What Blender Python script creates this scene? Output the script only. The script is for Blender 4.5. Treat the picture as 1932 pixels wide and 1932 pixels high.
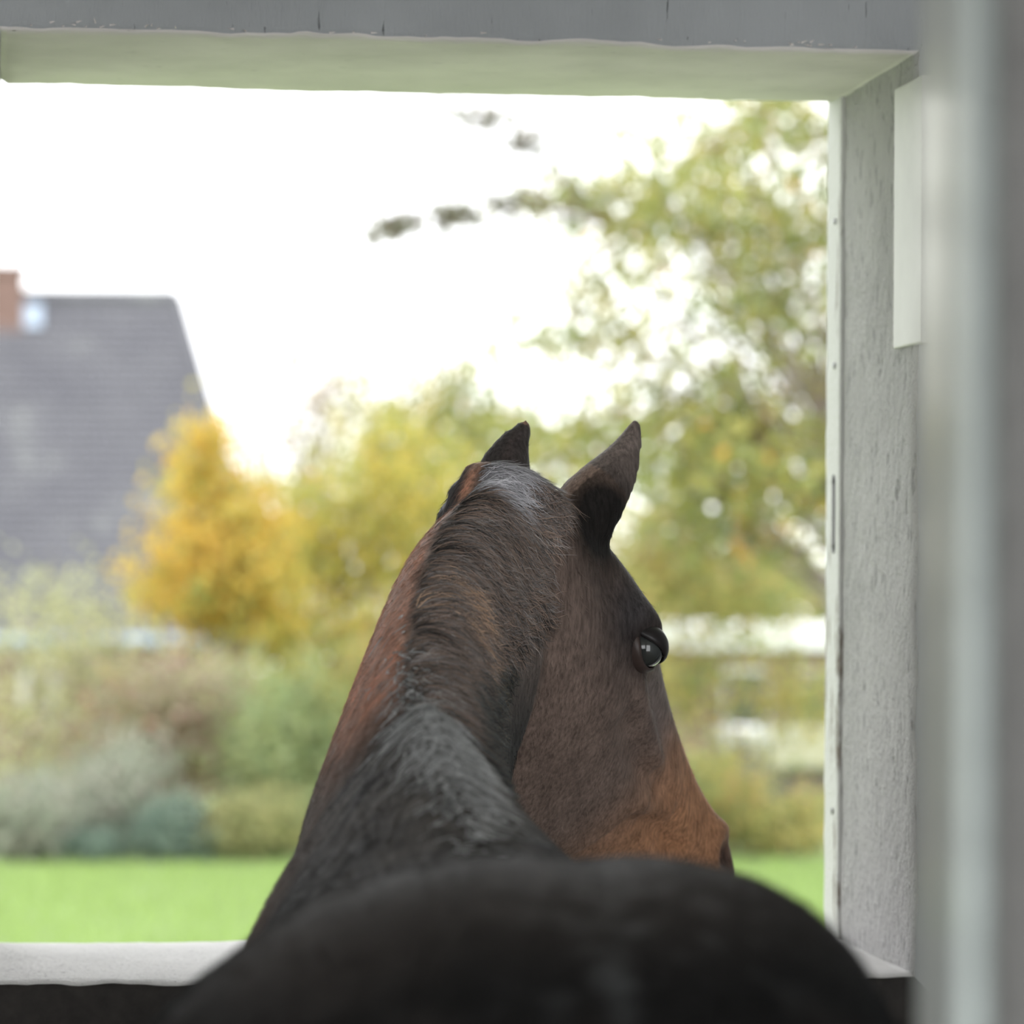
import bpy, bmesh, math, random
import numpy as np
from mathutils import Vector, Matrix
from mathutils.bvhtree import BVHTree

for o in list(bpy.data.objects):
    bpy.data.objects.remove(o)
S = bpy.context.scene
C = S.collection
rng = np.random.default_rng(7)
random.seed(7)

# ------------------------------------------------------------------ camera
F_PX = 6900.0
CAM = Vector((0.0, 0.0, 1.785))
yaw = math.atan(966 / F_PX)          # to the right of the wall's normal
pitch = math.atan(89 / F_PX)         # slightly up
roll = math.radians(0.35)
Fw = Vector((math.sin(yaw) * math.cos(pitch), math.cos(yaw) * math.cos(pitch), math.sin(pitch)))
R0 = Vector((math.cos(yaw), -math.sin(yaw), 0))
U0 = R0.cross(Fw)
Rt = R0 * math.cos(roll) + U0 * math.sin(roll)
Up = U0 * math.cos(roll) - R0 * math.sin(roll)
cd = bpy.data.cameras.new('camera')
cam = bpy.data.objects.new('camera', cd)
C.objects.link(cam)
cam.matrix_world = Matrix(((Rt.x, Up.x, -Fw.x, CAM.x), (Rt.y, Up.y, -Fw.y, CAM.y), (Rt.z, Up.z, -Fw.z, CAM.z), (0, 0, 0, 1)))
cd.sensor_width = 36
cd.lens = F_PX / 1932 * 36
cd.clip_start = 0.05
cd.clip_end = 500
cd.dof.use_dof = True
cd.dof.focus_distance = 3.98
cd.dof.aperture_fstop = 4.8
S.camera = cam

# ------------------------------------------------------------------ sky, exposure
w = bpy.data.worlds.new('overcast_sky')
S.world = w
w.use_nodes = True
bg = w.node_tree.nodes['Background']
bg.inputs[0].default_value = (0.97, 0.985, 1.0, 1)
bg.inputs[1].default_value = 3.1
S.view_settings.view_transform = 'Standard'
S.view_settings.look = 'None'
S.view_settings.exposure = 0.0
S.view_settings.gamma = 1.0
S.view_settings.use_curve_mapping = False
S.cycles.max_bounces = 10
S.cycles.diffuse_bounces = 6
S.cycles.sample_clamp_indirect = 6.0


def at(px, py, Y):
    """the point at depth Y (metres from the photographer, towards the window wall) seen at a place of the photograph"""
    d = Fw + Rt * ((px - 966) / F_PX) - Up * ((py - 966) / F_PX)
    return CAM + d * (Y / d.y)


def rnd(a, b):
    return a + (b - a) * random.random()


# ------------------------------------------------------------------ materials
def srgb(r, g, b):
    f = lambda c: c / 12.92 if c <= 0.04045 else ((c + 0.055) / 1.055) ** 2.4
    return (f(r / 255), f(g / 255), f(b / 255))


class Mat:
    def __init__(s, name, col=(.5, .5, .5), rough=.6, metal=0.0):
        s.m = bpy.data.materials.new(name)
        s.m.use_nodes = True
        s.t = s.m.node_tree
        s.N = s.t.nodes
        s.b = s.N['Principled BSDF']
        s.b.inputs['Base Color'].default_value = (*col, 1)
        s.b.inputs['Roughness'].default_value = rough
        s.b.inputs['Metallic'].default_value = metal
        s.co = None

    def link(s, a, b):
        s.t.links.new(a, b)

    def coord(s, scale=(1, 1, 1)):
        tc = s.N.new('ShaderNodeTexCoord')
        mp = s.N.new('ShaderNodeMapping')
        mp.inputs['Scale'].default_value = scale
        s.link(tc.outputs['Object'], mp.inputs[0])
        return mp.outputs[0]

    def noise(s, scale, detail=4, rough=.6, coord=None):
        n = s.N.new('ShaderNodeTexNoise')
        n.inputs['Scale'].default_value = scale
        n.inputs['Detail'].default_value = detail
        n.inputs['Roughness'].default_value = rough
        s.link(coord or s.coord(), n.inputs['Vector'])
        return n.outputs['Fac']

    def voronoi(s, scale, coord=None):
        n = s.N.new('ShaderNodeTexVoronoi')
        n.inputs['Scale'].default_value = scale
        s.link(coord or s.coord(), n.inputs['Vector'])
        return n.outputs['Distance']

    def ramp(s, fac, stops):
        r = s.N.new('ShaderNodeValToRGB')
        e = r.color_ramp.elements
        while len(e) < len(stops):
            e.new(.5)
        for i, (p, c) in enumerate(stops):
            e[i].position = p
            e[i].color = (*c, 1) if len(c) == 3 else c
        s.link(fac, r.inputs[0])
        return r.outputs[0]

    def mix(s, fac, a, b, mode='MIX'):
        n = s.N.new('ShaderNodeMix')
        n.data_type = 'RGBA'
        n.blend_type = mode
        for sock, v in ((n.inputs[0], fac), (n.inputs[6], a), (n.inputs[7], b)):
            if isinstance(v, (int, float)):
                sock.default_value = v
            elif isinstance(v, tuple):
                sock.default_value = (*v, 1)
            else:
                s.link(v, sock)
        return n.outputs[2]

    def math(s, op, a, b=0.0):
        n = s.N.new('ShaderNodeMath')
        n.operation = op
        for sock, v in ((n.inputs[0], a), (n.inputs[1], b)):
            if isinstance(v, (int, float)):
                sock.default_value = v
            else:
                s.link(v, sock)
        return n.outputs[0]

    def color(s, sock):
        s.link(sock, s.b.inputs['Base Color'])
        return s

    def attr(s, name='Col'):
        n = s.N.new('ShaderNodeAttribute')
        n.attribute_name = name
        return n.outputs['Color']

    def bump(s, h, dist=.002, strength=1.0):
        n = s.N.new('ShaderNodeBump')
        n.inputs['Distance'].default_value = dist
        n.inputs['Strength'].default_value = strength
        s.link(h, n.inputs['Height'])
        s.link(n.outputs[0], s.b.inputs['Normal'])
        return s


def plaster(name, col, pits, stretch=(1, 1, 1), stip=1.0):
    """white limewash over rough render: stipple, flaking pits, stains"""
    m = Mat(name, col, .85)
    co = m.coord(stretch)
    n1 = m.noise(170, 5, .65, co)
    n2 = m.noise(55, 4, .6, co)
    n3 = m.noise(5, 3, .55)
    stain = m.ramp(n3, [(.35, tuple(c * .86 for c in col)), (.62, col)])
    pit_n = m.noise(75, 3, .5, m.coord((stretch[0] * 1.3, stretch[1] * 1.3, stretch[2] * .55)))
    pit = m.ramp(pit_n, [(.66 - pits, (0, 0, 0)), (.72 - pits, (1, 1, 1))])
    c2 = m.mix(pit, stain, tuple(c * .62 for c in col))
    m.color(c2)
    h = m.math('ADD', m.math('MULTIPLY', n1, .5 * stip), m.math('MULTIPLY', n2, .7 * stip))
    h = m.math('SUBTRACT', h, m.math('MULTIPLY', pit, .5))
    m.bump(h, .005 * (1 + stip) * (2.2 if stip > 1 else 1), 1.0)
    return m.m


def plain(name, col, rough=.6, metal=0., nscale=20, var=.15, bump=0.0):
    m = Mat(name, col, rough, metal)
    n = m.noise(nscale)
    m.color(m.ramp(n, [(.3, tuple(c * (1 - var) for c in col)), (.7, tuple(min(1, c * (1 + var)) for c in col))]))
    if bump:
        m.bump(n, bump)
    return m.m


M = {}
M['jamb'] = plaster('jamb_plaster', (.87, .85, .84), .05, (1, 1, .8), 1.6)
M['lintel'] = plaster('lintel_paint', (.86, .815, .79), -.03, (.3, 1.5, 1), .35)
M['sill'] = plaster('sill_paint', (.74, .725, .715), .0, (1, 1.4, 1), .8)
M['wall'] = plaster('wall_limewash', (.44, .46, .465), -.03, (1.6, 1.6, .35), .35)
M['dado'] = plain('tarred_plinth', (.030, .026, .023), .8, 0, 30, .4, .004)
M['ceiling'] = plain('ceiling_boards', (.42, .40, .37), .8, 0, 8, .2, .002)
M['floor'] = plain('stable_floor', (.22, .20, .17), .9, 0, 12, .3, .004)
M['outside'] = plain('outer_render', (.6, .58, .54), .9, 0, 9, .15, .003)


def trim_mat():
    m = Mat('trim_paint', (.72, .72, .69), .6)
    n = m.noise(14, 5, .7, m.coord((1.5, 1.5, .35)))
    big = m.noise(2.2, 2, .5, m.coord((0, 0, 1)))
    flake = m.ramp(m.math('ADD', n, m.math('MULTIPLY', big, .45)), [(.80, (0, 0, 0)), (.86, (1, 1, 1))])
    m.color(m.mix(flake, (.60, .60, .575), (.23, .19, .15)))
    m.bump(m.math('SUBTRACT', m.noise(120), m.math('MULTIPLY', flake, .7)), .003)
    return m.m


M['trim'] = trim_mat()
M['glint_board'] = plain('glint_board_paint', (.66, .655, .61), .5, 0, 12, .05, .0006)
M['dark_iron'] = plain('dark_iron', (.035, .03, .035), .5, .6, 60, .3)
M['screw'] = plain('dull_screw', (.25, .25, .25), .4, .8, 90, .2)


# ------------------------------------------------------------------ object helpers
def tag(o, label=None, cat=None, group=None, kind=None):
    if label:
        o['label'] = label
    if cat:
        o['category'] = cat
    if group:
        o['group'] = group
    if kind:
        o['kind'] = kind
    return o


def link(name, me, parent=None, mats=()):
    o = bpy.data.objects.new(name, me)
    C.objects.link(o)
    if parent is not None:
        o.parent = parent
        o.matrix_parent_inverse = parent.matrix_basis.inverted()
    for m in mats:
        if me is not None:
            me.materials.append(m)
    return o


def empty(name, loc, label=None, cat=None, group=None):
    o = bpy.data.objects.new(name, None)
    C.objects.link(o)
    o.location = loc
    o.empty_display_size = .05
    return tag(o, label, cat, group)


def obj(name, bm, mat, parent=None, smooth=False):
    me = bpy.data.meshes.new(name)
    bmesh.ops.recalc_face_normals(bm, faces=bm.faces)
    bm.to_mesh(me)
    bm.free()
    if smooth:
        me.polygons.foreach_set('use_smooth', [True] * len(me.polygons))
    return link(name, me, parent, [mat] if mat else [])


def box(bm, lo, hi, bev=0.0):
    r = bmesh.ops.create_cube(bm, size=1)
    c = [(a + b) / 2 for a, b in zip(lo, hi)]
    d = [b - a for a, b in zip(lo, hi)]
    for v in r['verts']:
        v.co = Vector((v.co.x * d[0] + c[0], v.co.y * d[1] + c[1], v.co.z * d[2] + c[2]))
    if bev:
        es = list({e for v in r['verts'] for e in v.link_edges})
        bmesh.ops.bevel(bm, geom=es, offset=bev, segments=2, profile=.6, affect='EDGES')


def boxobj(name, lo, hi, mat, parent=None, bev=0.0):
    bm = bmesh.new()
    box(bm, lo, hi, bev)
    return obj(name, bm, mat, parent)


def tube(bm, pts, radii, n=6, cap=True):
    pts = [Vector(p) for p in pts]
    rings = []
    for i, p in enumerate(pts):
        t = (pts[min(i + 1, len(pts) - 1)] - pts[max(i - 1, 0)]).normalized()
        a = t.cross(Vector((0.31, 0.17, 0.93)))
        if a.length < 1e-3:
            a = t.cross(Vector((1, 0, 0)))
        a.normalize()
        b = t.cross(a)
        rings.append([bm.verts.new(p + (a * math.cos(2 * math.pi * k / n) + b * math.sin(2 * math.pi * k / n)) * radii[i]) for k in range(n)])
    for r0, r1 in zip(rings, rings[1:]):
        for k in range(n):
            bm.faces.new((r0[k], r0[(k + 1) % n], r1[(k + 1) % n], r1[k]))
    if cap:
        bm.faces.new(rings[0][::-1])
        bm.faces.new(rings[-1])


def struct(o, label=None):
    return tag(o, label, None, None, 'structure')


# ------------------------------------------------------------------ the stable
D = 4.30                      # inner face of the window wall
T = D / .9036 - D             # its thickness
DO = D + T
XL = at(0, 900, D).x - .004   # left edge of the opening
XR = at(1727, 900, D).x
ZB = at(900, 1845, D).z       # sill, inner edge
ZT = at(900, 78, D).z         # lintel, inner edge
RX0, RX1, RY0, CZ = -2.2, 2.6, -0.7, 2.95


def surf(nu, nv, f):
    """grid of nu x nv quads from f(u, v)"""
    bm = bmesh.new()
    g = [[bm.verts.new(f(i / nu, j / nv)) for j in range(nv + 1)] for i in range(nu + 1)]
    for i in range(nu):
        for j in range(nv):
            bm.faces.new((g[i][j], g[i + 1][j], g[i + 1][j + 1], g[i][j + 1]))
    return bm


from mathutils import noise as mnoise


def nz(x, y, z, s):
    return mnoise.noise(Vector((x * s, y * s, z * s)))


# wall as one solid with an opening: built from an outline path around the hole, with worn rounded inner edges
def build_wall():
    bm = bmesh.new()
    per = []
    nx, nzv = 110, 110
    for i in range(nx):
        per.append((XL + (XR - XL) * i / nx, ZB, 0, -1))          # sill
    for i in range(nzv):
        per.append((XR, ZB + (ZT - ZB) * i / nzv, 1, 0))
    for i in range(nx):
        per.append((XR - (XR - XL) * i / nx, ZT, 0, 1))
    for i in range(nzv):
        per.append((XL, ZT - (ZT - ZB) * i / nzv, -1, 0))
    # rings from the room face through the rounded edge to the outer face
    prof = [(0.030, 0.0), (0.012, .0), (.004, .0025), (.0, .010)] + [(0, .03 + (T - .05) * k / 24) for k in range(25)] + [(0.003, T), (.03, T)]
    rings = []
    for (off, dep) in prof:
        ring = []
        for (x, z, ox, oz) in per:
            wv = .0022 * nz(x, dep, z, 9) + .0012 * nz(x, dep, z, 40)
            if dep < .02:
                wv += .003 * nz(x, 0, z, 17) + .0035 * max(0, nz(x, 3, z, 30))
            e = off + wv
            # corner rounding (plaster fillet)
            X, Z = x + ox * e, z + oz * e
            # corners: push diagonal
            if ox and abs(z - ZB) < 1e-9:
                Z -= off
            if ox and abs(z - ZT) < 1e-9:
                Z += off
            if oz and (abs(x - XL) < 1e-9 or abs(x - XR) < 1e-9):
                X += (off if x > .5 else -off)
            if oz > 0:
                Z -= .007 * dep / T           # the lintel sags a little outwards
            y = D + dep
            ring.append(bm.verts.new((X, y, Z)))
        rings.append(ring)
    n = len(per)
    sec = [2] * nx + [1] * nzv + [3] * nx + [1] * nzv
    for ri, (r0, r1) in enumerate(zip(rings, rings[1:])):
        for k in range(n):
            f = bm.faces.new((r0[k], r0[(k + 1) % n], r1[(k + 1) % n], r1[k]))
            f.material_index = sec[k] if 2 <= ri <= 28 else (0 if sec[k] != 2 else 4 if ri < 2 else 5)
            if ri > 28:
                f.material_index = 5
            f.smooth = True
    # the faces around the hole
    for ring, y, mi in ((rings[0], D, 0), (rings[-1], DO, 5)):
        c = {}
        for nm, x, z in (('bl', RX0, -.3), ('br', RX1, -.3), ('tr', RX1, 3.3), ('tl', RX0, 3.3), ('sl', RX0, ZB - .03), ('sr', RX1, ZB - .03)):
            c[nm] = bm.verts.new((x, y, z))
        sill = ring[0:nx + 1]
        right = ring[nx:nx + nzv + 1]
        top = ring[nx + nzv:2 * nx + nzv + 1]
        left = ring[2 * nx + nzv:] + [ring[0]]
        fs = [bm.faces.new([c['bl'], c['br'], c['sr']] + sill[::-1] + [c['sl']])]
        fs[0].material_index = 4 if mi == 0 else 5
        for vs in ([c['sr'], c['tr']] + [right[-1]] + right[:-1][::-1], [c['tr'], c['tl']] + [top[-1]] + top[:-1][::-1], [c['tl'], c['sl']] + [left[-1]] + left[:-1][::-1]):
            f = bm.faces.new(vs)
            f.material_index = mi
    me = bpy.data.meshes.new('wall_front')
    bm.normal_update()
    bm.to_mesh(me)
    bm.free()
    for k in ('wall', 'jamb', 'sill', 'lintel', 'dado', 'outside'):
        me.materials.append(M[k])
    return link('wall_front', me)


wf = struct(build_wall(), 'limewashed wall with a deep square window opening, dark plinth under the sill')
struct(boxobj('wall_left', (RX0 - .2, RY0, -.3), (RX0, D, 3.2), M['wall']))
struct(boxobj('wall_right', (RX1, RY0, -.3), (RX1 + .2, D, 3.2), M['wall']))
struct(boxobj('floor', (RX0, RY0 - .5, -.3), (RX1, D, 0), M['floor']))
struct(boxobj('ceiling', (RX0 - .2, RY0, CZ), (RX1 + .2, D + .8, CZ + .15), M['ceiling']))

# timber strip along the outer edge of the right jamb, with its screws and slotted keep
x_out = XR
tx = at(1588, 900, DO - .03).x
b1 = bmesh.new()
n_t = 60
zlo, zhi = ZB + .002, ZT - .004
rows = []
for i in range(n_t + 1):
    z = zlo + (zhi - zlo) * i / n_t
    e = .0012 * nz(1, 2, z, 25) + .0012 * nz(5, 2, z, 80)
    rows.append([b1.verts.new(p) for p in ((x_out + .01, DO - .080, z), (x_out - .0045, DO - .078, z), (x_out - .006, DO - .074, z),
                                           (x_out - .006 + e * .3, DO - .004, z), (x_out - .005 + e, DO + .001, z), (x_out + .02, DO + .004, z))])
for r0, r1 in zip(rows, rows[1:]):
    for k in range(5):
        b1.faces.new((r0[k], r0[k + 1], r1[k + 1], r1[k]))
b1.faces.new(rows[-1])
b1.faces.new(rows[0][::-1])
tr = struct(obj('trim_1', b1, M['trim']), 'flaking white timber strip along the outer edge of the right jamb')


def screw(px_y, dep, r=.0045):
    z = at(1577, px_y, DO - .05).z
    bm = bmesh.new()
    X = x_out - .006
    tube(bm, [(X + .002, dep, z), (X - .0015, dep, z), (X - .0022, dep, z)], [r, r, r * .75], 12)
    obj('screw', bm, M['screw'], tr, True)


for py in (418, 690, 1530):
    screw(py, DO - .052)
zs0, zs1 = at(1578, 1035, DO - .05).z, at(1578, 905, DO - .05).z
bm = bmesh.new()
for zc in (zs0, zs1):
    tube(bm, [(x_out - .004, DO - .050, zc), (x_out - .0072, DO - .050, zc)], [.0065] * 2, 12)
box(bm, (x_out - .0072, DO - .0565, zs0), (x_out - .004, DO - .0435, zs1))
tag(obj('slot_plate', bm, M['dark_iron'], tr), 'dark narrow upright slot')

# added board at the right jamb, its pale colour imitating a bright reflection
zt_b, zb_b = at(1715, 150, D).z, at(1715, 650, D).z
bo = boxobj('glint_strip', (XR - .005, D - .045, zb_b), (XR + .012, D + .095, zt_b), M['glint_board'], None, .002)
struct(bo, 'added short white board imitating a bright reflection at the upper inner edge of the right jamb')


# crack in the lintel's underside and dark flakes along its inner edge
def ribbon(pts, wd, zoff, name, lab):
    bm = bmesh.new()
    for p, q in zip(pts, pts[1:]):
        p, q = Vector(p), Vector(q)
        d = (q - p).normalized()
        s = d.cross(Vector((0, 0, 1))) * wd
        vs = [p - s, p + s, q + s, q - s]
        top = [bm.verts.new((v.x, v.y, v.z - zoff)) for v in vs]
        bot = [bm.verts.new((v.x, v.y, v.z + .004)) for v in vs]
        bm.faces.new(top)
        for k in range(4):
            bm.faces.new((top[k], top[(k + 1) % 4], bot[(k + 1) % 4], bot[k]))
    return tag(obj(name, bm, M['dark_iron'], wf), lab)


def lint(px, py):
    """point on the underside of the lintel seen at px, py"""
    d = Fw + Rt * ((px - 966) / F_PX) - Up * ((py - 966) / F_PX)
    return CAM + d * ((ZT - CAM.z) / d.z)


cr = [lint(*p) for p in ((1322, 126), (1345, 139), (1368, 151), (1395, 156), (1420, 162))]
ribbon(cr, .0006, .0012, 'crack', 'thin dark crack in the lintel underside')
# row of bristly paint flakes left along the lintel edge
bm = bmesh.new()
for k in range(34):
    px = rnd(60, 1600) if k > 16 else rnd(80, 300) if k > 8 else rnd(1480, 1620)
    base = Vector((at(px, 70, D).x, D - .001, ZT + .0075 + rnd(-.003, .003)))
    ln = rnd(.003, .009)
    a = Vector((rnd(-1, 1), -.12, rnd(-.1, .25))).normalized() * ln
    sd = Vector((-a.z, 0, a.x)).normalized() * .0012
    v = [bm.verts.new(base + q) for q in (-sd, sd, a * .6 + sd * .7 + Vector((0, -.003, 0)), a + Vector((0, -.002, 0)))]
    bm.faces.new(v)
tag(obj('paint_flakes', bm, M['lintel'], wf), 'curled paint flakes along the lintel edge', kind='stuff')

# ------------------------------------------------------------------ foreground door leaf and post
def metal_mat():
    """dull zinc: part matt oxide, part mirror"""
    m = Mat('zinc_sheet', (.30, .32, .31), .7)
    g = m.N.new('ShaderNodeBsdfAnisotropic')
    g.inputs['Color'].default_value = (.22, .22, .195, 1)
    g.inputs['Roughness'].default_value = .2
    bp = m.N.new('ShaderNodeBump')
    bp.inputs['Distance'].default_value = .0016
    m.link(m.noise(7, 2, .5, m.coord((1, 1, .6))), bp.inputs['Height'])
    m.link(bp.outputs[0], g.inputs['Normal'])
    df = m.N.new('ShaderNodeBsdfDiffuse')
    df.inputs['Color'].default_value = (.56, .58, .545, 1)
    ad = m.N.new('ShaderNodeAddShader')
    m.link(g.outputs[0], ad.inputs[0])
    m.link(df.outputs[0], ad.inputs[1])
    m.link(ad.outputs[0], m.N['Material Output'].inputs[0])
    return m.m


M['zinc'] = metal_mat()
M['zinc_tube'] = plain('zinc_tube', (.40, .44, .42), .5, .4, 30, .12)
M['rubber'] = plain('dark_rubber', (.03, .032, .034), .6, 0, 40, .2)
M['post'] = plain('grey_post_paint', (.17, .167, .158), .75, 0, 14, .18, .002)
fa, fb, fc = at(1733, 1055, 1.86), at(1775, 1055, 1.69), at(1818, 1055, 1.25)
door = empty('stall_door', (fc.x, fc.y, 0), 'blurred zinc-faced stall door leaf standing open edge-on at the right', 'door')


def slab(name, p, q, w0, w1, z0, z1, mat, bev=.0005):
    d = Vector((q.x - p.x, q.y - p.y, 0))
    L = d.length
    d.normalize()
    nr = Vector((-d.y, d.x, 0))
    if nr.x < 0:
        nr = -nr                                 # away from the horse
    bm = bmesh.new()
    box(bm, (0, w0, z0), (L, w1, z1), bev)
    for v in bm.verts:
        r = p + d * v.co.x + nr * v.co.y
        v.co = Vector((r.x, r.y, v.co.z))
    return obj(name, bm, mat, door)


slab('metal_sheet', fa, fb, 0, .0022, .1, 2.55, M['zinc'])
slab('metal_sheet', fb, fc, 0, .0022, .1, 2.55, M['zinc'])
slab('backing_board', fa, fb, .0025, .007, .1, 2.55, M['rubber'])
slab('backing_board', fb, fc, .0025, .007, .1, 2.55, M['rubber'])
bm = bmesh.new()
q = at(1836, 1055, 1.245)
tube(bm, [(q.x, q.y, .06), (q.x, q.y, 2.58)], [.0052] * 2, 16)
obj('edge_tube', bm, M['zinc_tube'], door, True)
pp = at(1884, 1055, 1.90)
po = empty('door_post', (pp.x + .1, pp.y, 0), 'blurred grey square post at the right edge behind the door leaf', 'post')
boxobj('post_shaft', (pp.x, 1.90, 0), (pp.x + .2, 2.02, CZ), M['post'], po, .008)
boxobj('post_foot', (pp.x - .01, 1.89, 0), (pp.x + .21, 2.03, .12), M['dark_iron'], po, .004)

# ------------------------------------------------------------------ the horse
def loft(bm, rings, cap=True):
    vs = [[bm.verts.new(p) for p in r] for r in rings]
    n = len(rings[0])
    for r0, r1 in zip(vs, vs[1:]):
        for k in range(n):
            bm.faces.new((r0[k], r0[(k + 1) % n], r1[(k + 1) % n], r1[k]))
    if cap:
        for r, sgn in ((rings[0], 0), (rings[-1], 1)):
            c = bm.verts.new(sum((Vector(p) for p in r), Vector()) / n)
            rr = vs[-1] if sgn else vs[0]
            for k in range(n):
                bm.faces.new((rr[k], rr[(k + 1) % n], c))


def interp(tab, x):
    xs = [t[0] for t in tab]
    out = []
    for j in range(1, len(tab[0])):
        out.append(float(np.interp(x, xs, [t[j] for t in tab])))
    return out


def smooth_tab(tab, x):
    """catmull-rom through the table's rows"""
    xs = [t[0] for t in tab]
    i = max(0, min(len(xs) - 2, int(np.searchsorted(xs, x, side='right')) - 1))
    t = (x - xs[i]) / (xs[i + 1] - xs[i])
    out = []
    for j in range(1, len(tab[0])):
        p1, p2 = tab[i][j], tab[i + 1][j]
        m1 = (tab[i + 1][j] - tab[i - 1][j]) / (xs[i + 1] - xs[i - 1]) if i > 0 else (p2 - p1) / (xs[i + 1] - xs[i])
        m2 = (tab[i + 2][j] - tab[i][j]) / (xs[i + 2] - xs[i]) if i + 2 < len(xs) else (p2 - p1) / (xs[i + 1] - xs[i])
        h = xs[i + 1] - xs[i]
        out.append((2 * t**3 - 3 * t**2 + 1) * p1 + (t**3 - 2 * t**2 + t) * h * m1 + (-2 * t**3 + 3 * t**2) * p2 + (t**3 - t**2) * h * m2)
    return out


hb = bmesh.new()
# trunk:  Y, centre X, z top, z of greatest width, z bottom, half width, upper exponent
TR = [(1.99, .395, 1.36, 1.22, 1.02, .06, 2.0),
      (2.05, .375, 1.45, 1.22, .90, .195, 2.1),
      (2.17, .372, 1.535, 1.22, .84, .275, 2.3),
      (2.34, .371, 1.586, 1.22, .80, .288, 2.6),
      (2.52, .372, 1.580, 1.22, .80, .284, 2.5),
      (2.72, .380, 1.552, 1.20, .78, .278, 2.1),
      (2.95, .390, 1.545, 1.16, .74, .295, 1.8),
      (3.13, .388, 1.590, 1.14, .72, .31, 1.45),
      (3.30, .387, 1.645, 1.12, .72, .280, 1.25),
      (3.44, .390, 1.640, 1.10, .74, .258, 1.3),
      (3.58, .395, 1.56, 1.09, .78, .25, 1.6),
      (3.70, .400, 1.42, 1.09, .84, .20, 1.9),
      (3.78, .402, 1.28, 1.09, .92, .11, 2.0)]
rings = []
NR = 40
LEAN = .36            # the rump leans: one hip rests
for i in range(61):
    Y = 1.99 + (3.78 - 1.99) * i / 60
    cx, zt, zm, zb, hw, n = smooth_tab(TR, Y)
    ring = []
    for k in range(NR):
        a = 2 * math.pi * k / NR
        s, c = math.sin(a), math.cos(a)
        if c >= 0:
            x = hw * math.copysign(abs(s) ** (2 / n), s)
            z = zm + (zt - zm) * abs(c) ** (2 / n)
        else:
            x = hw * math.copysign(abs(s) ** (2 / 2.3), s)
            z = zm - (zm - zb) * abs(c) ** (2 / 2.3)
        lean = LEAN * max(-.12, z - 1.55) * max(0, min(1, (2.95 - Y) / .35))
        ring.append((cx + x + lean, Y, z))
    rings.append(ring)
loft(hb, rings)

# neck: dorsal point, ventral point, half width
def V3(*a):
    return Vector(a)


NK = [(0.0, *V3(.390, 3.26, 1.58), *V3(.392, 3.70, 1.10), .175),
      (1.0, *at(800, 1318, 3.42), *V3(.405, 3.84, 1.27), .132),
      (2.0, *at(806, 1215, 3.55), *V3(.435, 3.93, 1.42), .106),
      (3.0, *at(822, 1110, 3.68), *V3(.475, 4.00, 1.52), .094),
      (4.0, *at(853, 1010, 3.80), *V3(.520, 4.05, 1.61), .088),
      (5.0, *at(905, 938, 3.91), *V3(.565, 4.06, 1.69), .071),
      (6.0, *at(965, 896, 4.00), *V3(.605, 4.10, 1.75), .055)]
rings = []
for i in range(37):
    t = 6 * i / 36
    r = smooth_tab(NK, t)
    r2 = smooth_tab(NK, min(6, t + .05))
    r1 = smooth_tab(NK, max(0, t - .05))
    Dp, Vp, wd = Vector(r[0:3]), Vector(r[3:6]), r[6]
    tan = ((Vector(r2[0:3]) + Vector(r2[3:6])) - (Vector(r1[0:3]) + Vector(r1[3:6]))).normalized()
    e = Vp - Dp
    L = e.length
    e.normalize()
    lat = e.cross(tan).normalized()          # +right
    if lat.x < 0:
        lat = -lat
    ring = []
    for k in range(32):
        a = 2 * math.pi * k / 32
        u = .5 - .5 * math.cos(a)
        ww = wd * (.70 + .30 * u) * (abs(math.sin(a)) ** .9)
        ring.append(Dp + e * (u * L) + lat * math.copysign(ww, math.sin(a)))
    rings.append(ring)
loft(hb, rings)

# head in its own frame: a along the face, b towards the forehead, c to its right
HS = 1.13
ha = (Rt * .376 - Up * .647 + Fw * .666).normalized()
hb_ = (Rt * .629 + Up * .707 + Fw * .33)
hb_ = (hb_ - ha * hb_.dot(ha)).normalized()
hc = ha.cross(hb_)
if hc.dot(Rt) < 0:
    hc = -hc
POLL = at(985, 902, 4.0)


def hp(a, b, c):
    return POLL + (ha * a + hb_ * b + hc * c) * HS


# a, top b, bottom b, half width at skull, half width at jaw
HD = [(-.045, -.022, -.070, .024, .020),
      (-.02, -.004, -.110, .046, .034),
      (.03, .014, -.155, .066, .052),
      (.08, .026, -.195, .082, .064),
      (.13, .033, -.222, .092, .066),
      (.18, .034, -.238, .097, .066),
      (.23, .028, -.242, .092, .065),
      (.28, .020, -.238, .080, .062),
      (.34, .010, -.222, .066, .056),
      (.41, .001, -.190, .052, .047),
      (.48, -.006, -.156, .046, .042),
      (.54, -.008, -.132, .050, .041),
      (.585, -.018, -.118, .047, .039),
      (.612, -.036, -.105, .034, .028),
      (.626, -.055, -.090, .014, .012)]
rings = []
for i in range(54):
    a = -.045 + (.626 + .045) * i / 53
    tb, bb, ws, wj = smooth_tab(HD, a)
    ring = []
    for k in range(36):
        g = 2 * math.pi * k / 36
        u = .5 - .5 * math.cos(g)               # 0 forehead .. 1 jaw edge
        q = abs(math.sin(g)) ** .62
        wmix = ws + (wj - ws) * min(1, max(0, (u - .22) / .55))
        ring.append(hp(a, tb + (bb - tb) * u, math.copysign(q * wmix, math.sin(g))))
    rings.append(ring)
loft(hb, rings)

# ears: spine points (photograph place, depth), half width, half thickness
EAR_PTS = []


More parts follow.
